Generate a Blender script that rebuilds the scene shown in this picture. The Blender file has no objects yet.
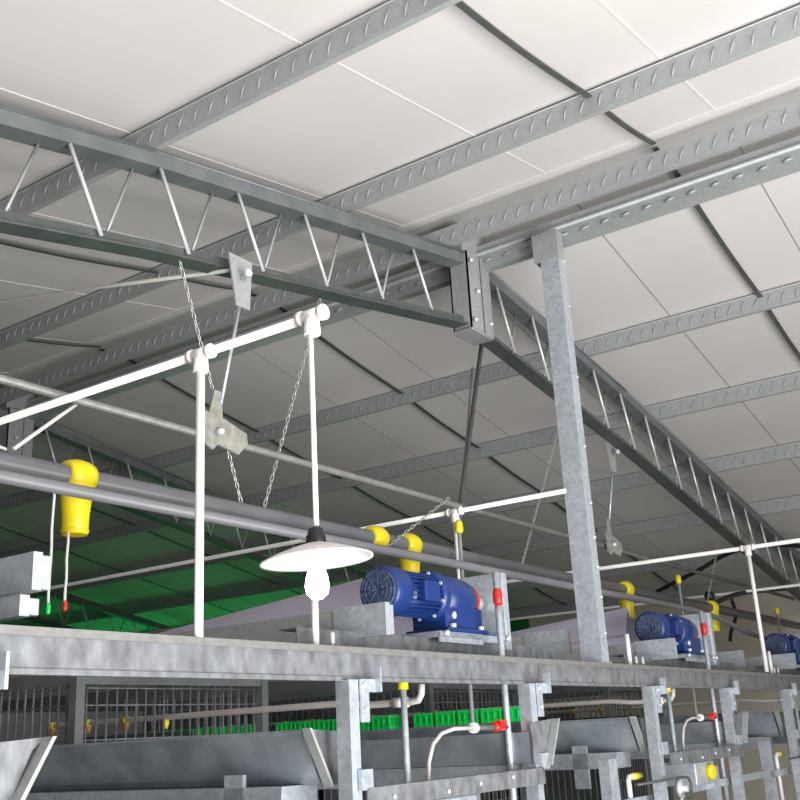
import bpy, math, random
from mathutils import Vector, Matrix
random.seed(7)
C = bpy.context.scene.collection
S = 1.3                       # metres per modelling unit
XR, ZR, SL = 3.46, 4.41, 0.188    # ridge position, ridge height, roof slope

# ------------------------------------------------------------ camera
cam_data = bpy.data.cameras.new('camera'); cam = bpy.data.objects.new('camera', cam_data); C.objects.link(cam)
Rm = [(0.56986755, 0.22649245, 0.78990641), (-0.82011797, 0.21706542, 0.52942339), (-0.05155097, -0.94951766, 0.30944907)]
M4 = Matrix.Identity(4)
for i in range(3):
    M4[i][0] = Rm[i][0]; M4[i][1] = -Rm[i][1]; M4[i][2] = -Rm[i][2]
M4[0][3], M4[1][3], M4[2][3] = 0, 0, 2.3 * S
cam.matrix_world = M4
cam_data.sensor_width = 36; cam_data.lens = 1036.5 / 800 * 36; cam_data.clip_start = 0.05
bpy.context.scene.camera = cam

# ------------------------------------------------------------ world, lights, exposure
w = bpy.data.worlds.new('world'); bpy.context.scene.world = w; w.use_nodes = True
w.node_tree.nodes['Background'].inputs[0].default_value = (0.93, 0.97, 1.0, 1)
w.node_tree.nodes['Background'].inputs[1].default_value = 0.2

def area(name, loc, aim, sx, sy, power, col):
    d = bpy.data.lights.new(name, 'AREA'); d.shape = 'RECTANGLE'; d.size = sx * S; d.size_y = sy * S; d.energy = power; d.color = col
    o = bpy.data.objects.new(name, d); C.objects.link(o); o.location = Vector(loc) * S
    o.rotation_euler = (Vector(aim) - Vector(loc)).to_track_quat('-Z', 'Y').to_euler()
    return o
area('gable_daylight', (1.4, -1.6, 1.6), (2.0, 1.2, 3.9), 3.6, 2.4, 590, (1.0, 0.985, 0.97))
area('green_curtain_daylight', (5.9, 13.4, 1.9), (5.9, 5.0, 3.3), 6.0, 2.2, 24, (0.03, 1.0, 0.2))
area('green_side_daylight', (8.75, 7.6, 2.3), (5.6, 6.6, 3.9), 5.0, 1.3, 33, (0.03, 1.0, 0.2))
vs = bpy.context.scene.view_settings
vs.view_transform = 'Standard'; vs.look = 'None'; vs.gamma = 1.0; vs.use_curve_mapping = False
vs.exposure = 0.0

# ------------------------------------------------------------ materials
def lin(r, g, b):
    f = lambda c: (c / 255 / 12.92) if c / 255 <= 0.04045 else ((c / 255 + 0.055) / 1.055) ** 2.4
    return (f(r), f(g), f(b), 1)
MATS = {}
def mat(name, col, rough=0.5, metal=0.0, var=0.0, scale=20.0, kind='noise', bump=0.0, spec=0.5, emit=None, trans=0.0, stretch=None):
    m = bpy.data.materials.new(name); m.use_nodes = True; nt = m.node_tree; b = nt.nodes['Principled BSDF']
    b.inputs['Base Color'].default_value = col; b.inputs['Roughness'].default_value = rough; b.inputs['Metallic'].default_value = metal
    b.inputs['Specular IOR Level'].default_value = spec
    if emit:
        b.inputs['Emission Color'].default_value = emit[0]; b.inputs['Emission Strength'].default_value = emit[1]
    if trans: b.inputs['Transmission Weight'].default_value = trans
    if var or bump:
        tc = nt.nodes.new('ShaderNodeTexCoord'); mp = nt.nodes.new('ShaderNodeMapping'); nt.links.new(tc.outputs['Object'], mp.inputs[0])
        if stretch: mp.inputs['Scale'].default_value = stretch
        if kind == 'spangle':
            t = nt.nodes.new('ShaderNodeTexVoronoi'); t.inputs['Scale'].default_value = scale; t.inputs['Randomness'].default_value = 1
            n2 = nt.nodes.new('ShaderNodeTexNoise'); n2.inputs['Scale'].default_value = scale * 0.22; n2.inputs['Detail'].default_value = 6
            nt.links.new(mp.outputs[0], t.inputs['Vector']); nt.links.new(mp.outputs[0], n2.inputs['Vector'])
            bw = nt.nodes.new('ShaderNodeRGBToBW'); nt.links.new(t.outputs['Color'], bw.inputs[0])
            mx = nt.nodes.new('ShaderNodeMath'); mx.operation = 'MULTIPLY_ADD'; nt.links.new(bw.outputs[0], mx.inputs[0]); mx.inputs[1].default_value = 0.45
            ml = nt.nodes.new('ShaderNodeMath'); ml.operation = 'MULTIPLY'; nt.links.new(n2.outputs[0], ml.inputs[0]); ml.inputs[1].default_value = 0.6
            nt.links.new(ml.outputs[0], mx.inputs[2]); fac = mx.outputs[0]
        else:
            t = nt.nodes.new('ShaderNodeTexNoise'); t.inputs['Scale'].default_value = scale; t.inputs['Detail'].default_value = 5
            nt.links.new(mp.outputs[0], t.inputs['Vector']); fac = t.outputs[0]
        if var:
            r = nt.nodes.new('ShaderNodeValToRGB'); nt.links.new(fac, r.inputs[0])
            lo = [max(0, c * (1 - var)) for c in col[:3]]; hi = [min(1, c * (1 + var)) for c in col[:3]]
            r.color_ramp.elements[0].position = 0.3; r.color_ramp.elements[1].position = 0.72
            r.color_ramp.elements[0].color = (*lo, 1); r.color_ramp.elements[1].color = (*hi, 1)
            nt.links.new(r.outputs[0], b.inputs['Base Color'])
        if bump:
            bp = nt.nodes.new('ShaderNodeBump'); bp.inputs['Strength'].default_value = bump; bp.inputs['Distance'].default_value = 0.01
            nt.links.new(fac, bp.inputs['Height']); nt.links.new(bp.outputs[0], b.inputs['Normal'])
    MATS[name] = m; return m
galv = mat('galvanized_steel', lin(166, 170, 170), 0.45, 0.3, 0.10, 70, 'spangle', 0.25)
galv_new = mat('bright_galvanized_steel', lin(184, 193, 202), 0.36, 0.45, 0.15, 55, 'spangle', 0.25)
galv_beam = mat('weathered_galvanized_steel', lin(122, 125, 129), 0.48, 0.3, 0.38, 24, 'noise', 0.3, stretch=(1, 1, 0.6))
trough_m = mat('trough_sheet_steel', lin(146, 155, 163), 0.38, 0.35, 0.28, 9, 'noise', 0.15)
orange = mat('orange_plastic', lin(176, 112, 40), 0.45)
purlin_m = mat('purlin_steel', lin(164, 169, 170), 0.5, 0.2, 0.07, 60, 'spangle', 0.15)
conduit_m = mat('dull_conduit_steel', lin(128, 128, 126), 0.5, 0.3, 0.15, 30)
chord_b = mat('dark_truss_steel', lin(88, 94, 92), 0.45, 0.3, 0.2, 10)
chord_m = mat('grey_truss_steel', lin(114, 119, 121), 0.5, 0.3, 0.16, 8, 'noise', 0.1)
rod_m = mat('bright_zinc_rod', lin(215, 218, 220), 0.35, 0.4)
dark_m = mat('dark_sag_steel', lin(88, 92, 92), 0.5, 0.3, 0.15, 12)
pvc = mat('white_plastic_pipe', lin(240, 238, 236), 0.35, 0, 0.03, 6)
pvc_grey = mat('pale_plastic_water_pipe', lin(196, 190, 187), 0.4, 0, 0.08, 9)
auger = mat('grey_plastic_auger_tube', lin(100, 102, 106), 0.38, 0, 0.12, 7)
auger_l = mat('light_grey_tube', lin(114, 114, 119), 0.4, 0, 0.08, 7)
hose_g = mat('dark_grey_hose', lin(82, 84, 84), 0.5)
yellow = mat('yellow_plastic', lin(222, 204, 22), 0.35, 0, 0.06, 8)
red = mat('red_plastic', lin(205, 35, 28), 0.35)
blue = mat('blue_motor_paint', lin(26, 52, 112), 0.36, 0, 0.14, 14, 'noise', 0.1)
blue_d = mat('dusty_fan_grille', lin(62, 78, 108), 0.6, 0, 0.5, 60)
black = mat('black_rubber', lin(22, 22, 24), 0.5)
enamel = mat('white_enamel', lin(244, 238, 240), 0.25)
bulb_m = mat('lit_bulb_glass', lin(255, 253, 248), 0.2, emit=((1, 0.96, 0.9, 1), 5.0))
green = mat('green_plastic', lin(20, 200, 85), 0.4, 0, 0.12, 10)
lav = mat('lavender_sheet', lin(205, 200, 222), 0.6, 0, 0.05, 5)
ceil_m = mat('white_ceiling_panel', lin(211, 207, 205), 0.6, 0, 0.025, 1.2, 'noise', 0.04, stretch=(1, 3, 1))
joint_w = mat('white_joint_cap', lin(216, 213, 210), 0.5)
joint_d = mat('dark_joint_gap', lin(150, 147, 142), 0.8)
wall_m = mat('beige_wall_curtain', lin(205, 196, 183), 0.8, 0, 0.06, 2)
green_w = mat('green_wall_curtain', lin(20, 130, 60), 0.7, 0, 0.1, 3)
floor_m = mat('concrete_floor', lin(130, 126, 118), 0.9, 0, 0.2, 2)
acrylic = mat('cloudy_plastic_bracket', lin(138, 138, 130), 0.35, 0, 0.3, 22)
rope = mat('white_cord', lin(205, 205, 200), 0.8)
chain_m = mat('steel_chain', lin(185, 185, 182), 0.35, 0.6)
belt_m = mat('cream_belt', lin(205, 200, 190), 0.7)

# ------------------------------------------------------------ mesh builder (coordinates in modelling units)
def frame(d, up=(0, 0, 1)):
    d = Vector(d).normalized(); up = Vector(up)
    if abs(d.dot(up.normalized())) > 0.999: up = Vector((0, 1, 0)) if abs(d.y) < 0.9 else Vector((1, 0, 0))
    s = d.cross(up).normalized(); u = s.cross(d).normalized()
    return s, u, d
MX = None
class MB:
    def __init__(self): self.v = []; self.f = []; self.sm = []
    def face(self, idx, smooth=False): self.f.append(idx); self.sm.append(smooth)
    def box(self, x0, x1, y0, y1, z0, z1):
        n = len(self.v)
        self.v += [Vector(p) for p in ((x0, y0, z0), (x1, y0, z0), (x1, y1, z0), (x0, y1, z0), (x0, y0, z1), (x1, y0, z1), (x1, y1, z1), (x0, y1, z1))]
        for q in ((0, 3, 2, 1), (4, 5, 6, 7), (0, 1, 5, 4), (1, 2, 6, 5), (2, 3, 7, 6), (3, 0, 4, 7)): self.face([n + i for i in q])
        return self
    def ext(self, prof, p0, p1, up=(0, 0, 1)):      # extrude closed 2D profile (side, up) from p0 to p1
        p0 = Vector(p0); p1 = Vector(p1); s, u, d = frame(p1 - p0, up); n = len(self.v); k = len(prof)
        for p in (p0, p1):
            for a, b in prof: self.v.append(p + s * a + u * b)
        for i in range(k): self.face([n + i, n + (i + 1) % k, n + k + (i + 1) % k, n + k + i])
        self.face([n + i for i in range(k)][::-1]); self.face([n + k + i for i in range(k)])
        return self
    def bar(self, p0, p1, w, h, up=(0, 0, 1)):
        return self.ext([(-w / 2, -h / 2), (w / 2, -h / 2), (w / 2, h / 2), (-w / 2, h / 2)], p0, p1, up)
    def tube(self, pts, r, n=10, closed=False):
        pts = [Vector(p) for p in pts]; N = len(pts); base = len(self.v); s = None
        rs = r if isinstance(r, (list, tuple)) else [r] * N
        for i, p in enumerate(pts):
            if closed: d = pts[(i + 1) % N] - pts[i - 1]
            else: d = pts[min(i + 1, N - 1)] - pts[max(i - 1, 0)]
            d.normalize()
            if s is None: s, u, _ = frame(d)
            else:
                s = (s - d * s.dot(d)).normalized(); u = s.cross(d)
            for k in range(n):
                a = 2 * math.pi * k / n; self.v.append(p + (s * math.cos(a) + u * math.sin(a)) * rs[i])
        for i in range(N if closed else N - 1):
            j = (i + 1) % N
            for k in range(n):
                k2 = (k + 1) % n
                self.face([base + i * n + k, base + i * n + k2, base + j * n + k2, base + j * n + k], True)
        if not closed:
            self.face([base + k for k in range(n)][::-1]); self.face([base + (N - 1) * n + k for k in range(n)])
        return self
    def lathe(self, prof, c, axis=(0, 0, 1), n=28):  # prof: list of (radius, height along axis)
        s, u, d = frame(axis); c = Vector(c); base = len(self.v); N = len(prof)
        for r, h in prof:
            for k in range(n):
                a = 2 * math.pi * k / n; self.v.append(c + d * h + (s * math.cos(a) + u * math.sin(a)) * max(r, 1e-5))
        for i in range(N - 1):
            for k in range(n):
                k2 = (k + 1) % n; self.face([base + i * n + k, base + i * n + k2, base + (i + 1) * n + k2, base + (i + 1) * n + k], True)
        if prof[0][0] > 1e-4: self.face([base + k for k in range(n)][::-1])
        if prof[-1][0] > 1e-4: self.face([base + (N - 1) * n + k for k in range(n)])
        return self
    def build(self, name, m, parent=None, label=None, bevel=0.0):
        if parent is None:
            xs = [v.x for v in self.v]; ys = [v.y for v in self.v]; zs = [v.z for v in self.v]
            org = Vector(((min(xs) + max(xs)) / 2, (min(ys) + max(ys)) / 2, min(zs))) * S
        else: org = Vector(parent['_org'])
        if MX: self.v = [Vector((MX[0] + (v.x - MX[0]) * MX[1], v.y, v.z)) for v in self.v]
        me = bpy.data.meshes.new(name); me.from_pydata([v * S - org for v in self.v], [], self.f); me.update()
        for p, sm in zip(me.polygons, self.sm): p.use_smooth = sm
        me.materials.append(m); o = bpy.data.objects.new(name, me); C.objects.link(o)
        import bmesh
        bm = bmesh.new(); bm.from_mesh(me); bmesh.ops.recalc_face_normals(bm, faces=bm.faces); bm.to_mesh(me); bm.free()
        o['_org'] = list(org)
        if parent is None: o.location = org
        else: o.parent = parent
        if bevel:
            b = o.modifiers.new('bevel', 'BEVEL'); b.width = bevel * S; b.segments = 2; b.limit_method = 'ANGLE'
        if label: o['label'] = label
        return o
def thing(name, label, cat, loc, group=None):
    o = bpy.data.objects.new(name, None); C.objects.link(o); o.empty_display_size = 0.05
    o.location = Vector(loc) * S; o['_org'] = list(o.location); return tag(o, label, cat, group)
def tag(o, label, cat, group=None):
    o['label'] = label; o['category'] = cat
    if group: o['group'] = group
    return o
def structure(o): o['kind'] = 'structure'; return o
def copy_tree(o, d=(0, 0, 0), parent=None, root=True):
    c = o.copy(); C.objects.link(c)
    if root: c.location = o.location + Vector(d) * S
    else: c.parent = parent
    for ch in list(o.children): copy_tree(ch, d, c, False)
    return c
def cee(w, h, t=0.004, lip=0.0):     # C section: web on the -side, flanges towards +side, origin at web's centre
    p = [(0, -h / 2), (w, -h / 2)]
    if lip: p += [(w, -h / 2 + lip), (w - t, -h / 2 + lip)]
    p += [(w if not lip else w - t, -h / 2 + t), (t, -h / 2 + t), (t, h / 2 - t), (w if not lip else w - t, h / 2 - t)]
    if lip: p += [(w - t, h / 2 - lip), (w, h / 2 - lip)]
    p += [(w, h / 2), (0, h / 2)]
    return p
def roof(x): return ZR - SL * abs(x - XR)

X0, X1, Y0, Y1 = -2.1, 9.02, -2.6, 14.0
# ------------------------------------------------------------ setting
structure(MB().box(X0, X1, Y0, Y1, -0.08, 0.0).build('floor', floor_m))
structure(MB().box(X1, X1 + 0.06, Y0, 4.7, 0, roof(X1)).build('wall_right', wall_m))
structure(MB().box(X1, X1 + 0.06, 4.7, Y1, 0, roof(X1)).build('wall_right_far', green_w))
structure(MB().box(X0 - 0.06, X0, Y0, Y1, 0, roof(X0)).build('wall_left', wall_m))
structure(MB().ext([(X0, 0), (X1, 0), (X1, roof(X1)), (XR, ZR), (X0, roof(X0))], (0, Y1, 0), (0, Y1 + 0.06, 0)).build('wall_end', green_w))
# roof: insulated panels, 0.68 wide, as one ceiling per slope, with joint beads as trim
for nm, xa, xb in (('ceiling_left_slope', X0, XR), ('ceiling_right_slope', XR, X1)):
    za, zb = roof(xa), roof(xb); c = MB()
    n = 0
    c.v = [Vector(p) for p in ((xa, Y0, za), (xb, Y0, zb), (xb, Y1, zb), (xa, Y1, za), (xa, Y0, za + .06), (xb, Y0, zb + .06), (xb, Y1, zb + .06), (xa, Y1, za + .06))]
    for q in ((0, 3, 2, 1), (4, 5, 6, 7), (0, 1, 5, 4), (1, 2, 6, 5), (2, 3, 7, 6), (3, 0, 4, 7)): c.face(list(q))
    structure(c.build(nm, ceil_m))
jt = MB(); jd = MB()
y = 0.82 - 0.685 * 4; i = 0
while y < Y1 - 0.3:
    for xa, xb in ((X0, XR), (XR, X1)):
        right = xa == XR
        (jd if right else jt).bar((xa, y, roof(xa) - 0.0), (xb, y, roof(xb) - 0.0), 0.0045 if right else 0.007, 0.004)
    y += 0.685
structure(jt.build('trim_1', joint_w)); structure(jd.build('trim_2', joint_d))
rc = MB(); rc.ext([(-0.10, -0.018), (0, 0.0), (0.10, -0.018), (0.10, -0.012), (0, 0.006), (-0.10, -0.012)], (XR, Y0, ZR - 0.006), (XR, Y1, ZR - 0.006))
structure(rc.build('trim_3', joint_w))

# ------------------------------------------------------------ purlins
def purlin(x, label, h=0.085, drop=0.012, dash=True):
    z = roof(x) - drop - h / 2
    m = MB()
    prof = cee(0.02, h, 0.003, 0.010)
    # direction +Y: side vector = +X, up = +Z
    m.ext(prof, (x, Y0 + 0.05, z), (x, Y1 - 0.05, z))
    if dash:     # pressed dimples on the web
        yy = Y0 + 0.1; k = 0
        while yy < 8.5:
            a = 0.014 if k % 2 == 0 else 0.010
            m.tube([(x - 0.0005, yy + a * 0.9, z - h * 0.30), (x - 0.0035, yy, z), (x - 0.0005, yy - a * 0.9, z + h * 0.30)], [0.0015, 0.0030, 0.0012], 6)
            yy += 0.062; k += 1
        m.tube([(x, yy * 0 + Y0 + 0.06, z + h / 2), (x, Y1 - 0.06, z + h / 2)], 0.003, 6)
    return tag(m.build('purlin', purlin_m), label, 'roof beam', 'roof purlins running lengthwise')
names = [(1.02 - .93, 'galvanized roof purlin over the camera, down the left slope from the upper-left one'),
         (0.95, 'galvanized roof purlin low on the left slope, nearest the left wall'),
         (1.856, 'galvanized dimpled purlin crossing the upper-left corner of the photo'),
         (2.80, 'galvanized dimpled purlin on left slope, next below the ridge beams'),
         (4.645, 'galvanized purlin on right slope, first one past the ridge'),
         (5.48, 'galvanized purlin on right slope, second one past the ridge'),
         (6.33, 'galvanized purlin on right slope, third one past the ridge'),
         (7.16, 'galvanized purlin on right slope, fourth one past the ridge'),
         (8.0, 'galvanized purlin on right slope, fifth past the ridge, near the side wall'),
         (8.8, 'galvanized eave purlin along the top of the right side wall')]
for x, l in names[1:]: purlin(x, l)
# ridge pair
r1 = MB(); zt = 4.335
r1.ext(cee(0.02, 0.088, 0.003, 0.012), (3.40, Y0 + .05, zt - 0.044), (3.40, Y1 - .05, zt - 0.044))
yy = Y0 + 0.1
while yy < 8.5:
    r1.tube([(3.3995, yy + 0.013, zt - 0.07), (3.3965, yy, zt - 0.044), (3.3995, yy - 0.013, zt - 0.018)], [0.0015, 0.0030, 0.0012], 6); yy += 0.062
tag(r1.build('ridge_purlin', purlin_m), 'galvanized dimpled ridge beam, the upper left one of the ridge pair', 'roof beam', 'ridge beams')
r2 = MB()
r2.ext(cee(0.045, 0.115, 0.003, 0.014), (3.585, Y0 + .05, 4.245), (3.585, Y1 - .05, 4.245))
r2.tube([(3.582, Y0 + .06, 4.262), (3.582, Y1 - .06, 4.262)], 0.010, 8)
yy = Y0 + 0.1
while yy < 8.5:
    r2.tube([(3.583, yy + 0.02, 4.218), (3.580, yy, 4.222), (3.583, yy - 0.02, 4.226)], [0.002, 0.006, 0.002], 6); yy += 0.09
tag(r2.build('ridge_purlin', purlin_m), 'galvanized ribbed ridge beam, lower one behind the tall column head', 'roof beam', 'ridge beams')

# sag straps between purlins
px = [0.95, 1.856, 2.80, 3.40, 3.585, 4.645, 5.48, 6.33, 7.16, 8.0, 8.8]
def strap(y, label):
    t = thing('sag_strap', label, 'strap', (3.46, y, 4.2), 'sag straps between the purlins')
    for a, b in zip(px[:-1], px[1:]):
        if b - a < 0.3:
            za = zb = roof((a + b) / 2) - 0.05
            MB().bar((a, y, za), (b, y, zb), 0.022, 0.004).build('strap_segment', dark_m, t); continue
        za, zb = roof(a) - 0.03, roof(b) - 0.03
        q = [Vector((a + (b - a) * k / 6, y + 0.005 * math.sin(k * math.pi / 6), za + (zb - za) * k / 6 - 0.008 * math.sin(k * math.pi / 6))) for k in range(7)]
        m = MB()
        for c0, c1 in zip(q[:-1], q[1:]): m.bar(c0, c1, 0.02, 0.006)
        m.build('strap_segment', dark_m, t)
for y, l in ((1.07, 'dark grey sagging strap across the bright ceiling at upper right'), (3.10, 'dark thin strap on the ceiling behind the near truss'),
             (4.19, 'dark thin strap on the ceiling, second one behind the near truss'), (6.25, 'dark strap on the greenish ceiling beyond the second truss'),
             (7.3, 'dark strap on the green ceiling just before the third truss')): strap(y, l)

# ------------------------------------------------------------ trusses
T = 2.05
def ztop(x): return roof(x) - 0.105 - 0.05 * max(0, 1 - abs(x - XR) / 1.6)
def tyo(x): return (-0.04 + 0.06 * (XR - x)) if x < XR else (-0.06 - 0.015 * (x - XR))   # the rafters meet at a slight angle in plan
def tdep(x): return 0.285 + 0.0
def truss(y, label):
    xg = 3.545
    t = thing('roof_truss', label, 'truss', (xg, y, 3.85), 'roof trusses')
    for side in (-1, 1):
        xe = X0 + 0.02 if side < 0 else X1 - 0.05
        xs = [xg + side * 0.02, XR + side * 1.6, xe]
        m = MB(); m2 = MB()
        for a_, b_ in zip(xs[:-1], xs[1:]):
            a = Vector((a_, y + tyo(a_), ztop(a_) - 0.028)); b = Vector((b_, y + tyo(b_), ztop(b_) - 0.028))
            pr = [(-.035, -.028), (.035, -.028), (.035, .028), (.03, .028), (.03, -.022), (-.03, -.022), (-.03, .028), (-.035, .028)]
            m.ext(pr, a, b)
            for sg in (-1, 1): m.tube([a + Vector((0, sg * 0.034, 0.022)), b + Vector((0, sg * 0.034, 0.022))], 0.006, 8)
            a2 = a - Vector((0, 0, tdep(a_))); b2 = b - Vector((0, 0, tdep(b_)))
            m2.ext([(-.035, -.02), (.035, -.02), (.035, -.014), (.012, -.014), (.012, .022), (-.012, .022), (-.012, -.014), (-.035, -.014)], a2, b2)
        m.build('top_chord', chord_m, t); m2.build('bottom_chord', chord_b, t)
        p = 0.312
        x = XR + (side * 0.36 if side < 0 else 0.235)
        while (x - xe) * side < -0.15:
            yy = y + tyo(x)
            zt_ = ztop(x) - 0.05; f0 = lambda q: ztop(q) - 0.028 - tdep(q) + 0.0
            MB().tube([(x + 0.03, yy - 0.03, zt_), (x + 0.15, yy - 0.03, f0(x + 0.15))], 0.0068, 6).build('web_rod', rod_m, t)
            MB().tube([(x - 0.03, yy + 0.02, zt_), (x - 0.13, yy + 0.02, f0(x - 0.13))], 0.005, 6).build('web_rod', galv, t)
            x += side * p
    g = MB(); yg = y - 0.06
    z1 = 4.235; z0 = z1 - 0.345
    g.box(xg - 0.082, xg + 0.02, yg - 0.045, yg - 0.038, z0, z1); g.box(xg + 0.02, xg + 0.082, yg - 0.055, yg - 0.048, z0 - 0.01, z1)
    g.box(xg - 0.082, xg - 0.076, yg - 0.045, yg + 0.045, z0, z1); g.box(xg + 0.076, xg + 0.082, yg - 0.05, yg + 0.045, z0, z1)
    g.box(xg - 0.082, xg + 0.082, yg + 0.038, yg + 0.045, z0, z1); g.box(xg - 0.09, xg + 0.082, yg - 0.05, yg + 0.045, z0 - 0.016, z0 - 0.006)
    gp = g.build('gusset_plate', galv, t)
    for bx, bz in ((-0.07, 0.03), (-0.07, 0.3), (0.06, 0.05), (0.06, 0.31), (-0.03, 0.17)):
        MB().lathe([(0.011, 0), (0.011, 0.008), (0.006, 0.014)], (xg + bx, yg - 0.053, z0 + bz), (0, -1, 0), 8).build('bolt', rod_m, gp)
    MB().box(xg - 0.09, xg + 0.09, yg - 0.03, yg + 0.03, z1, 4.36).build('ridge_cleat', galv, t)
    return t
t0 = truss(T, 'nearest steel truss with bright zigzag rods and grey gusset at the ridge')
for y, l in ((5.15, 'second steel truss, dark, behind the near one'), (8.3, 'third truss, dark zigzag silhouette against the green far ceiling'), (11.4, 'farthest truss near the green end curtain')):
    c = copy_tree(t0, (0, y - T, 0)); c['label'] = l

# ------------------------------------------------------------ main cross beam and tall column
YB = 1.55
m = MB()
bp = [(0, -0.038), (0.05, -0.038), (0.05, -0.034), (0.004, -0.034), (0.004, 0.034), (0.05, 0.034), (0.05, 0.038), (0, 0.038)]
# direction +X: side vector is -Y ; so flip to put the web at the camera side
m.ext([(-a, b) for a, b in bp], (-1.9, YB, 2.475), (8.8, YB, 2.475))
m.box(-1.9, 8.8, YB - 0.002, YB + 0.055, 2.511, 2.5145)
m.box(-1.9, 8.8, YB - 0.006, YB, 2.434, 2.444)
cb = m.build('cross_beam', galv_beam); MB().box(-1.9, 8.8, YB - 0.004, YB + 0.004, 2.499, 2.5145).build('top_lip', conduit_m, cb); tag(cb, 'long weathered galvanized beam spanning all cage rows across the photo', 'beam')
XC = 3.545
r = thing('ridge_column', 'tall galvanized column standing on the cross beam up to the ridge', 'column', (XC, 1.59, 2.5145))
m = MB()
m.ext([(-a_, b_) for a_, b_ in [(0, 0), (0, .08), (.06, .08), (.06, .066), (.056, .066), (.056, .076), (.004, .076), (.004, .004), (.056, .004), (.056, .014), (.06, .014), (.06, 0)]],
      (XC - 0.03, 1.555, 2.5145), (XC - 0.03, 1.555, 4.22), up=(0, 1, 0))
sh = m.build('column_shaft', galv_new, r)
for z in (2.62, 2.75, 2.86, 2.97, 3.1, 3.32, 3.6, 3.9, 4.1): MB().lathe([(0.006, 0), (0.005, 0.005)], (XC + 0.022, 1.556, z), (0, -1, 0), 8).build('rivet', rod_m, sh)
m = MB(); m.box(XC - 0.05, XC + 0.045, 1.552, 1.64, 2.5145, 2.5205); m.build('base_plate', galv, r)
m = MB(); m.box(XC - 0.040, XC + 0.02, 1.55, 1.66, 4.10, 4.22); m.build('head_plate', galv, r)

# ------------------------------------------------------------ feed tubes hung from the truss
tb = MB().tube([(-1.9, 2.10, 2.965), (8.6, 2.10, 2.965)], 0.028, 18)
tag(tb.build('auger_tube', auger), 'thick grey auger tube hung on chains, carrying yellow outlets', 'tube')
tb = MB().tube([(-1.9, 1.97, 2.893), (5.6, 1.97, 2.893)] + [(5.6 + 0.15 * k, 1.97 , 2.893 - 0.0016 * k * k) for k in range(1, 8)] + [(7.2, 1.97, 2.79), (8.4, 1.97, 2.78)], 0.0155, 14)
tag(tb.build('air_tube', auger_l), 'thinner light grey tube running just in front of the auger tube', 'tube')
cd = thing('steel_conduit', 'thin galvanized conduit crossing under the near truss', 'pipe', (3.4, T, 3.15))
MB().tube([(-1.9, T, 3.15), (8.3, T, 3.15)], 0.0115, 10).build('conduit_pipe', conduit_m, cd)
for x in (2.02, 2.07): MB().lathe([(0.018, -0.006), (0.018, 0.006)], (x, T, 3.15), (1, 0, 0), 10).build('clamp', galv, cd)

def chain(name, p, q, label, r=0.0052, n=None, grp='chains holding the tubes'):
    p = Vector(p); q = Vector(q); L = (q - p).length; n = n or int(L / 0.021); s, u, d = frame(q - p); m = MB()
    for k in range(n):
        c = p + (q - p) * ((k + 0.5) / n); sd = s if k % 2 else u; pts = []
        for j in range(8):
            a = 2 * math.pi * j / 8; pts.append(c + d * (0.0145 * math.cos(a)) + sd * (r * math.sin(a)))
        m.tube(pts, 0.0019, 5, True)
    return tag(m.build(name, chain_m), label, 'chain', grp)
chain('chain', (2.571, 2.03, 3.74), (2.335, 2.09, 2.975), 'steel chain slanting from near truss to tube, left of the white lamp pendant')
chain('chain', (1.922, 2.03, 3.645), (2.24, 2.09, 2.99), 'faint chain behind the left white riser pipe', r=0.005)
chain('chain', (3.329, 2.03, 3.163), (2.946, 2.07, 2.93), 'chain slanting down left from the conduit beside the middle tee')
chain('chain', (4.351, 2.03, 3.632), (3.97, 2.08, 2.975), 'chain hanging just left of the tall column')
chain('chain', (6.66, 2.03, 3.46), (6.32, 2.07, 2.99), 'chain hanging at far right from the right truss leg')
chain('chain', (1.30, 2.03, 3.3), (1.36, 2.07, 2.99), 'short chain at the left edge above the tube')

# rods and winch hangers on the near truss
def hanger(x, zt, zb, label1, label2, xb=None):
    xb = xb if xb is not None else x - 0.045
    t = thing('cable_bracket', label1, 'bracket', (x, T - 0.04, zt - 0.15), 'cable brackets under the near truss')
    MB().ext([(-0.052, 0.0), (0.052, 0.0), (0.04, -0.165), (-0.02, -0.165)][::-1], (x, T - 0.046, zt), (x, T - 0.040, zt)).build('bracket_plate', galv, t)
    m = MB(); m.lathe([(0.009, 0), (0.009, 0.03), (0.013, 0.031), (0.013, 0.043)], (x + 0.005, T - 0.046, zt - 0.07), (-0.3, -1, 0.1), 8); m.build('bolt', rod_m, t)
    w_ = MB().tube([(x, T - 0.04, zt - 0.16), (xb, T - 0.02, zb + 0.09)], 0.006, 8)
    tag(w_.build('hanger_rod', galv_new), label2, 'rod', 'rods hanging below cable brackets')
hanger(2.15, 3.735, 3.157, 'tapered steel bracket bolted below the near truss, left of the lamp', 'thin rod from the truss bracket to the conduit cradle, behind white pipes', 2.09)
hanger(4.93, 3.71, 3.2, 'small steel bracket under the right truss leg, right of the column', 'thin wire hanging right of the tall column to a small cradle', 4.86)
def cradle(x, label):
    t = thing('conduit_cradle', label, 'bracket', (x, T, 3.12), 'cradles gripping the conduit')
    MB().ext([(-0.055, 0.055), (-0.055, -0.04), (-0.02, -0.055), (0.0, -0.035), (0.085, -0.05), (0.125, -0.01), (0.12, 0.02), (0.03, 0.045)], (x, T - 0.03, 3.158), (x, T - 0.022, 3.158)).build('cradle_plate', acrylic, t)
    MB().ext([(-0.03, 0.04), (0.03, 0.035), (0.022, 0.13), (-0.005, 0.13)], (x, T - 0.021, 3.158), (x, T - 0.015, 3.158)).build('neck_plate', acrylic, t)
    m = MB(); m.lathe([(0.012, 0), (0.012, 0.012), (0.007, 0.02)], (x, T - 0.03, 3.158), (0, -1, 0), 8); m.build('bolt', rod_m, t)
    return t
cradle(2.07, 'cloudy plastic cradle gripping the conduit, behind the left white riser')
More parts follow.
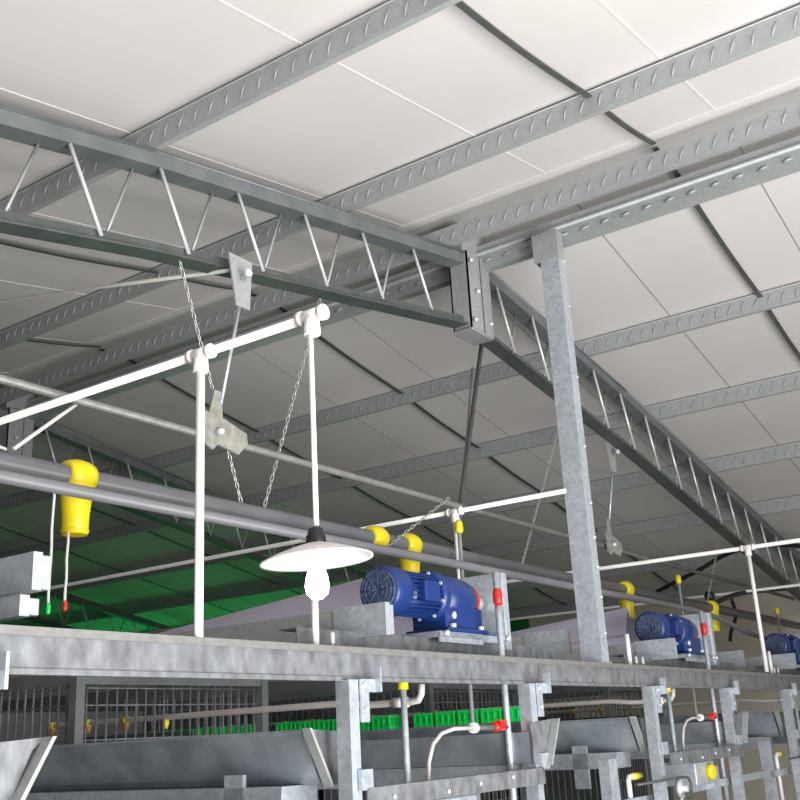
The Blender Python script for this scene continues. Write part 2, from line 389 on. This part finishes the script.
cradle(4.84, 'small plastic cradle on the conduit, right of the tall column')
tag(MB().bar((3.85, 2.12, 3.97), (3.535, 2.12, 3.12), 0.012, 0.018).build('tie_rod', dark_m), 'dark slanting tie rod below the ridge gusset', 'rod')
tag(MB().tube([(3.80, 2.15, 3.85), (3.565, 2.13, 3.12)], 0.005, 6).build('tie_wire', galv), 'pale wire running beside the dark slanting tie rod', 'wire')
tag(MB().tube([(2.13, T - 0.03, 3.69), (2.15, 2.7, 3.84), (2.2, 3.4, 4.0), (2.2, 5.0, 4.1)], 0.0065, 6).build('cable', rope), 'pale cable running left from the bracket below the near truss', 'cable')
tag(MB().tube([(-0.5, 2.07, 3.30), (1.42, 2.07, 2.99)], 0.004, 6).build('stay_wire', rope), 'thin stay wire rising left from the auger tube', 'wire')
tag(MB().tube([(1.44, 2.07, 2.995), (1.62, 2.06, 3.155)], 0.005, 6).build('stay_wire', rope), 'thin stay wire tying auger tube to conduit at far left', 'wire')

# yellow outlets on the auger tube
def outlet(x, label, full=True, y=2.10, k=1.0):
    t = thing('feed_outlet', label, 'feed outlet', (x, y, 2.82), 'yellow feed outlets')
    m = MB()
    m.lathe([(0.030, -0.040), (0.038, -0.036), (0.043, -0.018), (0.045, 0), (0.043, 0.018), (0.038, 0.036), (0.030, 0.040)], (x, y, 2.968), (1, 0, 0), 24)
    m.build('saddle', yellow, t)
    m = MB()
    if full:
        m.lathe([(0.030, 0), (0.033, 0.006), (0.034, 0.05), (0.040, 0.10), (0.045, 0.14), (0.042, 0.16)], (x, y, 2.82), (0, 0, 1), 24); m.build('spout', yellow, t)
        MB().lathe([(0.035, 0), (0.035, 0.006)], (x, y, 2.826), (0, 0, 1), 24).build('spout_ring', yellow, t)
    return t
outlet(1.65, 'large yellow feed outlet on the grey tube at far left')
o2 = outlet(2.93, 'yellow feed outlet clip on the tube directly above the lamp shade', False)
outlet(3.14, 'yellow feed outlet hidden partly behind the first blue motor')
outlet(5.13, 'yellow feed outlet just right of the tall column')
outlet(6.47, 'yellow feed outlet with black cap near the far right chain')
m = MB(); m.lathe([(0.03, 0), (0.034, 0.03), (0.02, 0.05)], (6.47, 2.10, 3.015), (0, 0, 1), 12)
tag(m.build('sensor_cap', black), 'black cap on top of the yellow outlet at far right', 'cap')
def cord(x, z1, z0, tipm, label, y=2.05):
    t = thing('pull_cord', label, 'cord', (x, y, z0), 'pull cords with coloured tips')
    pts = [(x + 0.0012 * math.sin(k * 1.7), y, z1 + (z0 - z1) * k / 8) for k in range(9)]
    MB().tube(pts, 0.0035, 6).build('cord_line', rope, t)
    MB().lathe([(0.004, -0.006), (0.0055, 0.0), (0.0055, 0.014), (0.004, 0.02)], (pts[-1][0], y, z0), (0, 0, 1), 8).build('tip', tipm, t)
cord(1.545, 2.93, 2.62, green, 'white pull cord with green tip at far left')
cord(1.615, 2.82, 2.635, red, 'white pull cord with red tip under the large yellow outlet', 2.08)
def cap_riser(x, y, z0, z1, label, grp):
    t = thing('capped_riser', label, 'pipe', (x, y, z0), grp)
    MB().tube([(x, y, z0), (x, y, z1)], 0.0085, 8).build('riser_tube', galv, t)
    MB().lathe([(0.012, -0.03), (0.017, -0.02), (0.015, 0.01), (0.008, 0.02)], (x, y, z1), (0, 0, 1), 12).build('cap', yellow, t)
    return t
cap_riser(3.37, 2.02, 0.0, 3.06, 'thin upright tube with yellow cap behind the first motor', 'yellow capped upright tubes')
cap_riser(5.72, 2.02, 0.0, 3.07, 'thin upright tube with yellow cap above the second motor', 'yellow capped upright tubes')
cap_riser(7.65, 2.02, 0.0, 3.02, 'thin upright tube with yellow cap at the right edge', 'yellow capped upright tubes')

# ------------------------------------------------------------ white conduit lines along the rows
def tee(m, x, y, z, end=False):
    m.lathe([(0.0145, -0.030), (0.0145, 0.030)], (x, y, z), (0, 1, 0), 16)
    m.lathe([(0.0165, -0.034), (0.0165, -0.022)], (x, y, z), (0, 1, 0), 16); m.lathe([(0.0165, 0.022), (0.0165, 0.034)], (x, y, z), (0, 1, 0), 16)
    m.lathe([(0.0175, -0.036), (0.015, 0)], (x, y, z), (0, 0, 1), 16); m.lathe([(0.017, -0.042), (0.017, -0.030)], (x, y, z), (0, 0, 1), 16)
ZP = 3.13
def pvc_line(x, ya, yb, legs, r, label):
    t = thing('conduit_line', label, 'pipe', (x, ya, ZP), 'white plastic conduit lines')
    MB().tube([(x, ya, ZP), (x, yb, ZP)], r, 14).build('horizontal_pipe', pvc, t)
    for y, z0 in legs:
        m = MB(); tee(m, x, y, ZP); m.build('tee_fitting', pvc, t)
        MB().tube([(x, y, ZP - 0.03), (x, y, z0)], r * 1.0, 14).build('riser_pipe', pvc, t)
    return t
l1 = pvc_line(1.54, 1.215, 8.0, [(1.556, 2.5145)], 0.0095, 'white plastic conduit with riser on the beam, carrying the lamp')
m = MB(); tee(m, 1.535, 1.235, ZP); m.build('end_tee', pvc, l1)
l2 = pvc_line(3.43, 1.59, 9.0, [(2.07, 2.56), (5.4, 2.56)], 0.0088, 'white plastic conduit with tee above the first blue motor')
l3 = pvc_line(5.36, 1.0, 9.0, [(1.51, 2.5145)], 0.0105, 'white plastic conduit with riser at right, between second and third motors')
l4 = pvc_line(7.25, 1.4, 9.0, [(1.58, 2.5145)], 0.0095, 'white plastic conduit at far right edge, mostly behind')

# pendant lamp
lx, ly = 1.532, 1.237
lt = thing('pendant_lamp', 'white enamel pendant lamp with lit bulb hanging from the left conduit', 'lamp', (lx, ly, 2.55))
MB().tube([(lx, ly, ZP - 0.03), (lx + 0.002, ly, 2.695)], 0.0056, 10).build('pendant_stem', pvc, lt)
MB().lathe([(0.016, -0.002), (0.02, 0.0), (0.019, 0.02), (0.016, 0.024), (0.014, 0.034), (0.006, 0.038)], (lx, ly, 2.654), (0, 0, 1), 16).build('lamp_cap', black, lt)
ax = Vector((-0.03, 0.05, 1))
MB().lathe([(0.006, 0.030), (0.02, 0.028), (0.045, 0.021), (0.08, 0.009), (0.103, -0.001), (0.108, -0.003), (0.108, -0.006), (0.102, -0.004), (0.08, 0.006), (0.045, 0.018), (0.02, 0.0255), (0.006, 0.027)], (lx, ly, 2.632), ax, 48).build('lamp_shade', enamel, lt)
MB().lathe([(0.017, 0.034), (0.0165, 0.0), (0.016, -0.004)], (lx, ly, 2.625), (0, 0, 1), 20).build('socket', enamel, lt)
MB().lathe([(0.0135, 0.0), (0.015, -0.015), (0.021, -0.035), (0.0235, -0.052), (0.020, -0.066), (0.010, -0.075), (0.0, -0.077)], (lx, ly, 2.630), (0, 0, 1), 24).build('bulb', bulb_m, lt)

# ------------------------------------------------------------ row end modules
ROW = {0: 'the cage row at left edge', 1: 'the cage row behind the lamp', 2: 'the cage row right of the column', 3: 'the cage row at right edge'}
def post(x, label):
    t = thing('row_post', label, 'post', (x, YB - 0.02, 0), 'posts at the cage row ends')
    m = MB(); s_ = 0.04
    y0 = YB - 0.026
    m.ext([(-a_, b_) for a_, b_ in [(0, 0), (0, .04), (.036, .04), (.036, .034), (.004, .034), (.004, .004), (.036, .004), (.036, 0)]], (x - 0.02, y0, 0), (x - 0.02, y0, 2.436), up=(0, 1, 0))
    m.build('post_channel', galv_new, t)
    m = MB(); y = y0 - 0.004
    m.ext([(0.018, 0.0), (0.085, 0.0), (0.085, -0.030), (0.05, -0.030), (0.05, -0.098), (0.018, -0.098)], (x, y0 - 0.006, 2.437), (x, y0 - 0.001, 2.437))
    m.box(x + 0.078, x + 0.085, y0 - 0.02, y0 + 0.002, 2.437 - 0.03, 2.437 + 0.03)
    b = m.build('stepped_bracket', galv_new, t)
    for dx, dz in ((0.03, -0.015), (0.034, -0.07)): MB().lathe([(0.006, 0), (0.006, 0.005)], (x + dx, y0 - 0.006, 2.437 + dz), (0, -1, 0), 8).build('bolt', rod_m, b)
    m = MB(); m.box(x + 0.0, x + 0.045, y0 - 0.012, y0 - 0.002, 2.19, 2.235)
    m.build('clamp_plate', galv_new, t)
    return t
def trough(xl, side, label, ys=1.55):      # side -1: aisle to the left (lip to -X)
    t = thing('feed_trough', label, 'trough', (xl, 1.55, 2.2), 'long feed troughs beside the cages')
    s = side
    prof = [(0.0, .118), (s * -.012, .112), (s * -.062, .016), (s * -.075, 0), (s * -.125, 0), (s * -.13, .085), (s * -.134, .085), (s * -.129, -.004), (s * -.073, -.004), (s * -.058, .012), (s * -.008, .108), (s * .004, .112)]
    MB().ext(prof, (xl, ys, 2.212), (xl, 9.5, 2.212)).build('trough_pan', trough_m, t)
    prof = [(s * .006, .12), (s * -.020, .10), (s * -.058, .02), (s * -.07, -.008), (s * -.134, -.008), (s * -.138, .11)]
    e = MB(); e.ext(prof, (xl, ys - .01, 2.212), (xl, ys - .004, 2.212)); e.build('end_plate', galv_beam, t)
    f = MB(); f.ext([(s * .008, .12), (s * .0, .12), (s * -.064, .012), (s * -.078, -.012), (s * -.068, -.012), (s * -.055, .012)], (xl, ys - .035, 2.212), (xl, ys - .0105, 2.212)); f.build('end_flange', galv, t)
    q = MB(); q.box(min(xl, xl - s * .13), max(xl, xl - s * .13), ys + .06, 9.5, 2.15, 2.2065); q.build('belt_rail', galv_new, t)
    m = MB(); m.box(min(xl - s * .0, xl - s * .012), max(xl - s * .0, xl - s * .012), 1.80, 1.86, 2.08, 2.235); m.build('hanger_strap', galv_new, t)
    return t
def make_motor(x, label):
    global MX; MX = (x, 0.72); r_ = _motor(x, label); MX = None; return r_
MX = None
def _motor(x, label):        # row reference x = left post + .3
    y = 1.74; z = 2.705
    t = thing('gear_motor', label, 'motor', (x, y, 2.59), 'blue gear motors on the row ends')
    f = MB(); f.lathe([(0.048, 0.0), (0.066, 0.004), (0.071, 0.014), (0.071, 0.11), (0.066, 0.12)], (x, y, z), (1, 0, 0), 32); f.build('fan_cover', blue, t)
    g = MB(); g.lathe([(0.060, -0.001), (0.060, 0.006)], (x, y, z), (1, 0, 0), 28)
    for r_ in (0.018, 0.032, 0.046, 0.058): g.tube([(x - 0.002, y + r_ * math.cos(a * math.pi / 12), z + r_ * math.sin(a * math.pi / 12)) for a in range(24)], 0.0022, 5, True)
    for a in range(8): g.tube([(x - 0.003, y + 0.008 * math.cos(a * math.pi / 4), z + 0.008 * math.sin(a * math.pi / 4)), (x - 0.003, y + 0.06 * math.cos(a * math.pi / 4), z + 0.06 * math.sin(a * math.pi / 4))], 0.002, 5)
    g.build('fan_grille', blue_d, t)
    b = MB(); b.lathe([(0.055, 0.11), (0.055, 0.36)], (x, y, z), (1, 0, 0), 28)
    for k in range(28):
        a = 2 * math.pi * k / 28; c_, s_ = math.cos(a), math.sin(a)
        b.bar((x + 0.125, y + 0.059 * c_, z + 0.059 * s_), (x + 0.335, y + 0.059 * c_, z + 0.059 * s_), 0.0035, 0.016, up=(0, c_, s_))
    b.build('finned_body', blue, t)
    bx = MB(); bx.box(x + 0.17, x + 0.28, y - 0.085, y - 0.05, z - 0.03, z + 0.03); bx.build('terminal_box', blue, t, bevel=0.006)
    h = MB(); h.lathe([(0.068, 0.33), (0.076, 0.335), (0.079, 0.35), (0.079, 0.375), (0.070, 0.39)], (x, y, z), (1, 0, 0), 36)
    h.lathe([(0.072, 0.375), (0.072, 0.50), (0.066, 0.60), (0.058, 0.64)], (x, y, z), (1, 0, 0), 32)
    h.build('gear_housing', blue, t)
    k_ = MB(); k_.box(x + 0.36, x + 0.66, y - 0.062, y + 0.062, z - 0.10, z - 0.03); k_.box(x + 0.34, x + 0.67, y - 0.08, y + 0.08, z - 0.112, z - 0.098)
    k_.build('gear_foot', blue, t, bevel=0.005)
    for k in range(8):
        a = 2 * math.pi * k / 8 + 0.3; MB().lathe([(0.006, 0), (0.006, -0.008)], (x + 0.336, y + 0.07 * math.cos(a), z + 0.07 * math.sin(a)), (1, 0, 0), 6).build('flange_bolt', rod_m, t)
    for dx in (0.39, 0.62): MB().lathe([(0.012, 0), (0.012, 0.012)], (x + dx, y - 0.07, z - 0.098), (0, 0, 1), 6).build('foot_bolt', rod_m, t)
    MB().lathe([(0.012, 0), (0.012, 0.01)], (x + 0.41, y - 0.062, z - 0.06), (0, -1, 0), 6).build('drain_plug', rod_m, t)
    rr = MB(); rr.lathe([(0.050, 0.64), (0.056, 0.645), (0.056, 0.665), (0.048, 0.67)], (x, y, z), (1, 0, 0), 28); rr.build('coupling', red, t)
    r2_ = MB(); r2_.lathe([(0.045, 0.67), (0.045, 0.69)], (x, y, z), (1, 0, 0), 24); r2_.lathe([(0.022, 0.69), (0.022, 0.78)], (x, y, z), (1, 0, 0), 16); r2_.build('output_shaft', rod_m, t)
    return t
def motor_mount(x, label):
    t = thing('motor_mount', label, 'mount', (x, 1.74, 2.515), 'steel mounts carrying the motors')
    MB().ext([(-a, b) for a, b in [(0, -.02), (.06, -.02), (.06, -.016), (.004, -.016), (.004, .016), (.06, .016), (.06, .02), (0, .02)]], (x - 0.29, 1.70, 2.555), (x + 1.13, 1.70, 2.555)).build('support_channel', galv_beam, t)
    m = MB(); m.box(x + 0.30, x + 0.55, 1.655, 1.83, 2.575, 2.592); m.box(x + 0.30, x + 0.55, 1.655, 1.659, 2.56, 2.592); m.box(x + 0.56, x + 0.72, 1.665, 1.83, 2.57, 2.592)
    m.build('base_plate', galv_new, t)
    m = MB(); m.box(x + 0.70, x + 0.708, 1.66, 1.82, 2.55, 2.80); m.box(x + 0.70, x + 0.735, 1.655, 1.661, 2.55, 2.80); m.build('bearing_plate', galv_new, t, bevel=0.003)
    m = MB(); m.box(x - 0.02, x + 0.02, 1.69, 1.76, 2.515, 2.526); m.box(x + 0.9, x + 0.94, 1.69, 1.76, 2.515, 2.526); m.build('packing_plate', galv, t)
    for dx in (-0.27, -0.20): MB().lathe([(0.006, 0), (0.008, 0.006), (0.008, 0.03), (0.004, 0.034)], (x + dx, 1.66, 2.53), (0, 0, 1), 10).build('adjusting_bolt', rod_m, t)
    for dx in (0.66, 0.70, 0.33): MB().lathe([(0.009, 0), (0.009, 0.012)], (x + dx, 1.655, 2.585), (0, -1, 0), 8).build('bolt', rod_m, t)
    return t
def top_channel(x, yend, label, y1=9.5, z=2.60, h=0.078):
    t = thing('row_channel', label, 'channel', (x, yend, z - h / 2), 'channels lying lengthwise on the rows')
    MB().box(x, x + 0.04, yend, y1, z - h / 2, z + h / 2).build('channel_bar', galv, t, bevel=0.002)
    m = MB(); m.box(x - 0.004, x - 0.0005, yend, yend + 0.17, z - h / 2 - .003, z + h / 2 + 0.004); m.box(x - 0.004, x + 0.016, yend - 0.004, yend - 0.0005, z - h / 2 - .003, z + h / 2 + 0.004); m.build('splice_plate', galv_new, t)
    return t
def riser(x, z0, z1, label, capm=None, r=0.009, y=1.6):
    t = thing('riser_pipe', label, 'pipe', (x, y, z0), 'steel riser pipes at the row ends')
    MB().tube([(x, y, z0), (x, y, z1)], r, 10).build('pipe_tube', galv_new, t)
    if capm: MB().lathe([(0.014, 0), (0.014, 0.03)], (x, y, z1 - 0.02), (0, 0, 1), 12).build('cap', capm, t)
    return t
def valve_riser():
    t = riser(2.872, 1.8, 2.78, '', None, 0.0105)
    MB().lathe([(0.010, -0.026), (0.0145, -0.016), (0.0145, 0.016), (0.010, 0.026)], (2.860, 1.592, 2.70), (0, 0, 1), 12).build('valve_knob', red, t)
    return t
def water_line(x, label):
    t = thing('water_line', label, 'pipe', (x, 1.65, 2.4), 'water lines inside the cages')
    MB().tube([(x, 9.4, 2.405), (x, 1.9, 2.402), (x, 1.80, 2.392), (x, 1.66, 2.392), (x, 1.635, 2.395), (x, 1.625, 2.41), (x, 1.622, 2.437)], 0.0095, 12).build('pipe_run', pvc_grey, t)
    MB().lathe([(0.0135, -0.03), (0.0135, 0.02)], (x, 1.70, 2.392), (0, 1, 0), 12).build('coupling', pvc, t)
    y = 2.62; k = 0
    while y < 5.6:
        m = MB(); m.lathe([(0.010, 0), (0.012, -0.012), (0.007, -0.03)], (x, y, 2.397), (0, 0, 1), 10); m.build('drinker_nipple', yellow if k == 0 else orange, t)
        if k: MB().lathe([(0.0125, -0.012), (0.0125, 0.012)], (x, y, 2.403), (0, 1, 0), 10).build('nipple_saddle', yellow, t)
        y += 0.19; k += 1
    return t
def hose(x, label):
    t = thing('valve_hose', label, 'hose', (x, 1.6, 2.15), 'pale hoses with red valves')
    a, b = x - 0.46, x - 0.34
    pts = [(a, 1.6, 2.10), (a, 1.6, 2.19), (a + 0.006, 1.6, 2.235), (a + 0.03, 1.6, 2.278), (a + 0.075, 1.6, 2.305), (b + 0.02, 1.6, 2.316), (x - 0.2, 1.6, 2.316)]
    MB().tube(pts, 0.0058, 8).build('hose_tube', pvc_grey, t)
    MB().tube([(x - 0.2, 1.6, 2.316), (x, 1.6, 2.314)], 0.009, 8).build('valve_tube', hose_g, t)
    MB().lathe([(0.015, -0.008), (0.015, 0.008)], (x - 0.21, 1.6, 2.316), (1, 0, 0), 12).build('hose_clamp', pvc, t)
    m = MB(); m.lathe([(0.013, -0.025), (0.013, 0.03)], (x - 0.075, 1.6, 2.316), (1, 0, 0), 12); m.box(x - 0.09, x - 0.05, 1.58, 1.60, 2.318, 2.334); m.build('valve_handle', red, t)
    return t
def cage(x, label):
    t = thing('cage_block', label, 'cage', (x, 2.6, 0), 'wire cage rows')
    xa, xb, ya, yb = x + 0.06, x + 0.87, 2.60, 9.4
    for px_, py_ in ((xa, ya), (xb, ya), (xa, yb), (xb, yb)): MB().box(px_ - 0.016, px_ + 0.016, py_ - 0.02, py_ + 0.012, 0, 2.535).build('corner_post', chord_m, t)
    MB().box(xa, xb, ya - 0.016, ya - 0.006, 2.50, 2.54).build('top_rail', chord_m, t)
    MB().box(xa - 0.012, xa, ya, yb, 2.50, 2.54).build('top_rail', chord_m, t)
    MB().box(xb, xb + 0.012, ya, yb, 2.50, 2.54).build('top_rail', chord_m, t)
    m = MB(); n = 21
    for k in range(1, n): m.tube([(xa + (xb - xa) * k / n, ya, 0.4), (xa + (xb - xa) * k / n, ya, 2.5)], 0.0035, 5)
    for z in (2.49, 2.44, 2.34, 2.28, 2.0, 1.6): m.tube([(xa, ya, z), (xb, ya, z)], 0.0025, 5)
    m.build('end_mesh', galv_beam, t)
    for X, nm in ((xa, 'side_mesh'), (xb, 'side_mesh')):
        m = MB(); y_ = ya + 0.04
        while y_ < yb:
            m.bar((X, y_, 1.7), (X, y_, 2.5), 0.005, 0.005); y_ += 0.04
        for z in (2.49, 2.44, 2.34, 2.28): m.bar((X, ya, z), (X, yb, z), 0.004, 0.004)
        m.build(nm, galv_beam, t)
    m = MB()
    for z in (2.2, 1.65, 1.1, 0.55): m.box(xa, xb, ya, yb, z - 0.01, z)
    m.build('tier_floor', dark_m, t)
    m = MB(); y_ = ya + 0.6
    while y_ < yb: m.box(xa + 0.01, xb - 0.01, y_, y_ + 0.004, 1.65, 2.45); y_ += 1.2
    m.box((xa + xb) / 2 + 0.09, (xa + xb) / 2 + 0.095, ya + 0.02, yb, 1.65, 2.36)
    m.build('partition', dark_m, t)
    return t
def tarp(x, label):     # lavender sheet laid as a low tent over the row
    t = MB(); yf, yb_, zf, zb_ = 1.98, 3.35, 2.845, 2.725
    xr, xl_, xrr = x + 0.885, x + 0.80, x + 1.05
    P_ = lambda a, b, c: Vector((a, b, c))
    o = [P_(xr, yf, zf), P_(xr, yb_, zb_), P_(xl_, yb_ + .0, 2.60), P_(xl_, yf, 2.60), P_(xrr, yf, 2.6), P_(xrr, yb_, 2.6)]
    mid = [P_(xl_ - 0.0 + 0.03, yf, 2.715), P_(xl_ + 0.03, yb_, 2.66)]
    def slab(a, b, c, d, th=Vector((0.004, 0, -0.004))):
        n = len(t.v); t.v += [a, b, c, d, a + th, b + th, c + th, d + th]
        for q in ((0, 3, 2, 1), (4, 5, 6, 7), (0, 1, 5, 4), (1, 2, 6, 5), (2, 3, 7, 6), (3, 0, 4, 7)): t.face([n + i for i in q])
    slab(o[0], o[1], mid[1], mid[0]); lo = Vector((0.012, 0, -0.004)); slab(mid[0] + lo, mid[1] + lo, o[2] + lo, o[3] + lo); slab(o[0], o[1], o[5], o[4])
    return tag(t.build('cover_sheet', lav), label, 'sheet', 'lavender sheets over the rows')
def gear_cluster(x, label):
    # catch plate, small box with yellow knob, cross bars and roller bracket below the beam
    t = thing('egg_lift_head', label, 'machine', (x, 1.5, 1.9), 'egg collecting heads between the row posts')
    m = MB(); m.ext([(-a, b) for a, b in cee(0.03, 0.045, 0.003)], (x + 0.02, 1.511, 2.172), (x + 0.90, 1.511, 2.172)); m.build('cross_bar', galv_beam, t)
    for dx in (0.12, 0.36, 0.52, 0.7): MB().lathe([(0.0055, 0), (0.0055, 0.006)], (x + dx, 1.5105, 2.172 + 0.008 * math.sin(dx * 30)), (0, -1, 0), 8).build('bolt', rod_m, t)
    m = MB(); m.box(x + 0.30, x + 0.52, 1.52, 1.66, 2.06, 2.148); m.build('gear_case', galv_new, t, bevel=0.006)
    m = MB(); m.lathe([(0.03, 0), (0.03, 0.02), (0.024, 0.024)], (x + 0.44, 1.52, 2.105), (0, -1, 0), 20); m.build('yellow_knob', yellow, t)
    m = MB(); m.lathe([(0.034, 0), (0.034, 0.02), (0.012, 0.022), (0.012, 0.04)], (x + 0.16, 1.55, 2.06), (0, -1, 0), 20); m.build('sprocket', rod_m, t)
    m = MB(); m.tube([(x - 0.35, 1.5, 2.105), (x + 0.10, 1.50, 2.105), (x + 0.15, 1.50, 2.10), (x + 0.175, 1.50, 2.075), (x + 0.165, 1.50, 2.04), (x + 0.13, 1.50, 2.03), (x + 0.11, 1.5, 2.045)], 0.005, 8); m.build('hook_rod', dark_m, t)
    m = MB(); m.tube([(x - 0.02, 1.62, 2.12), (x - 0.13, 1.62, 2.12), (x - 0.14, 1.62, 2.11), (x - 0.14, 1.62, 1.9)], 0.010, 10); m.build('white_elbow', pvc, t)
    m = MB(); m.lathe([(0.0125, 0), (0.0125, 0.06)], (x - 0.10, 1.62, 2.12), (1, 0, 0), 12); m.build('elbow_sleeve', yellow, t)
    m = MB(); m.box(x - 0.34, x - 0.27, 1.60, 1.64, 1.5, 2.19); m.box(x - 0.34, x + 0.02, 1.60, 1.605, 2.02, 2.05); m.build('stub_column', galv_new, t)
    m = MB(); m.box(x + 0.40, x + 1.5, 1.585, 1.59, 2.03, 2.06); m.box(x + 0.62, x + 0.68, 1.56, 1.6, 1.6, 2.12); m.build('lower_frame', galv_new, t)
    return t
base = 2.015
def do(kind, fn, labels, dxs=(0, 1.9, 3.8, -1.93)):
    a = fn(); a['label'] = labels[0]
    for d, l in zip(dxs[1:], labels[1:]):
        c = copy_tree(a, (d, 0, 0)); c['label'] = l
def L(fmt, order=(1, 2, 3, 0)): return [fmt.format(ROW[k]) for k in order]
do('post', lambda: post(base, ''), L('galvanized left end post with stepped bracket of {}'), (0, 1.87, 3.74, -1.93))
do('post', lambda: post(base + 0.895, ''), L('galvanized right end post with stepped bracket of {}'), (0, 1.87, 3.74, -1.93))
do('trough', lambda: trough(1.93, -1, '', 1.62), L('grey galvanized feed trough along left side of {}'))
do('trough', lambda: trough(3.01, 1, '', 1.53), L('grey galvanized feed trough along right side of {}'), (0, 1.9, 3.8, -1.86))
do('mount', lambda: motor_mount(2.31, ''), L('steel channel and plates under the motor of {}')[:3], (0, 2.04, 4.0))
do('motor', lambda: make_motor(2.43, ''), ['blue finned gear motor beside the lamp, largest of the three', 'blue finned gear motor right of the tall column', 'blue gear motor at the right edge, smallest of the three'], (0, 2.04, 4.0))
do('ch', lambda: top_channel(2.262, 1.60, ''), L('bright galvanized channel lying on top left of {}')[:3], (0, 2.1, 4.0))
do('ch', lambda: top_channel(3.56, 1.71, '', z=2.605), L('bright galvanized channel lying on top right of {}')[:3], (0, 2.1, 4.0))
top_channel(1.17, 1.60, 'bright galvanized channel end at left edge, the upper of two', z=2.62, h=0.062)
top_channel(1.14, 1.59, 'galvanized channel end at left edge, the lower of two', z=2.555, h=0.03)
do('riser', lambda: riser(2.328, 1.8, 2.44, '', yellow), L('yellow capped thin riser under the beam, {}')[:3])
do('riser', lambda: valve_riser(), L('riser with red knob, {}')[:3])
do('stub', lambda: tag(MB().tube([(1.97, 1.6, 2.5145), (1.97, 1.6, 2.635)], 0.0088, 12).build('pipe_stub', pvc), '', 'pipe', 'short white pipe stubs'),
   ['short white pipe stub standing on the beam directly under the lamp bulb', 'short white pipe stub on the beam just right of the column', 'short white pipe stub on the beam near the right edge'])
do('water', lambda: water_line(2.45, ''), L('pale water pipe with drinker nipples running through {}'))
do('hose', lambda: hose(2.885, ''), L('bent hose with red valve below beam, {}')[:3])
do('cage', lambda: cage(2.015, ''), L('grey wire cage block of {}'))
do('tarp', lambda: tarp(2.015, ''), ['lavender plastic sheet on the first row, behind lamp and first motor', 'lavender plastic sheet just left of the tall column'], (0, 1.93))
do('gear', lambda: gear_cluster(2.015, ''), L('galvanized egg collecting head with yellow knob at {}')[:3])

# green crates on a ledge of the second row
lg = MB(); lg.box(3.72, 3.84, 1.99, 5.6, 2.255, 2.265); lg.box(3.72, 3.724, 1.99, 5.6, 2.255, 2.275)
tag(lg.build('crate_ledge', galv_beam), 'galvanized ledge along the second row holding green crates', 'shelf')
cr = MB(); x_, y_ = 3.735, 2.0
cr.box(x_, x_ + .09, y_, y_ + .09, 2.2655, 2.273)
for z in (2.29, 2.315, 2.34, 2.38): cr.box(x_, x_ + .004, y_, y_ + .09, z, z + 0.012); cr.box(x_, x_ + .09, y_, y_ + .004, z, z + 0.012); cr.box(x_ + .086, x_ + .09, y_, y_ + .09, z, z + 0.012); cr.box(x_, x_ + .09, y_ + .086, y_ + .09, z, z + 0.012)
for a in (0, .028, .057, .084):
    cr.box(x_ - .001, x_ + .005, y_ + a, y_ + a + .006, 2.27, 2.392); cr.box(x_ + a, x_ + a + .006, y_ - .001, y_ + .005, 2.27, 2.392)
cr.box(x_ + .006, x_ + .084, y_ + .006, y_ + .084, 2.275, 2.378)
c0 = tag(cr.build('green_crate', green), 'small green plastic crate in the line on the ledge, under the cross beam', 'crate', 'green crates along the second row')
for k in range(1, 30):
    if k in (5, 12, 20): continue
    c = c0.copy(); C.objects.link(c); c.location = c0.location + Vector((0, 0.108 * k, 0)) * S
    if k == 4: c['label'] = 'green plastic crate standing just before the gap in the crate line'
    if k == 6: c['label'] = 'green plastic crate standing just after the gap in the crate line'

# black corrugated tube along the far wall and grey wall cables
pts = [(7.5, 2.83, 3.232), (7.5, 2.5, 3.345), (7.5, 2.25, 3.44), (7.5, 2.0, 3.46), (7.5, 1.75, 3.42), (7.6, 1.4, 3.3)]
def smooth(p, n=6):
    p = [Vector(q) for q in p]; out = []
    for i in range(len(p) - 1):
        a, b, c_, d = p[max(i - 1, 0)], p[i], p[i + 1], p[min(i + 2, len(p) - 1)]
        for k in range(n):
            u = k / n; out.append(0.5 * ((2 * b) + (c_ - a) * u + (2 * a - 5 * b + 4 * c_ - d) * u * u + (3 * b - a - 3 * c_ + d) * u ** 3))
    out.append(p[-1]); return out
q = smooth(pts, 10); tag(MB().tube(q, [0.017 if i % 2 else 0.0135 for i in range(len(q))], 10).build('corrugated_tube', black), 'black corrugated tube arching behind the right conduit', 'tube', 'black tubes at right')
q = smooth([(6.5, 2.1, 2.99), (6.9, 2.1, 3.07), (7.4, 2.1, 3.14), (8.0, 2.0, 3.20), (8.4, 1.9, 3.24)], 10)
tag(MB().tube(q, [0.017 if i % 2 else 0.0135 for i in range(len(q))], 10).build('corrugated_tube', black), 'black corrugated tube running right from the far yellow outlet', 'tube', 'black tubes at right')
q = smooth([(6.9, 2.1, 3.06), (6.95, 2.1, 2.95), (6.8, 2.1, 2.84), (6.75, 2.1, 2.78)], 6)
tag(MB().tube(q, 0.012, 8).build('looped_cable', black), 'black looped cable dangling beside the far yellow outlet', 'cable')
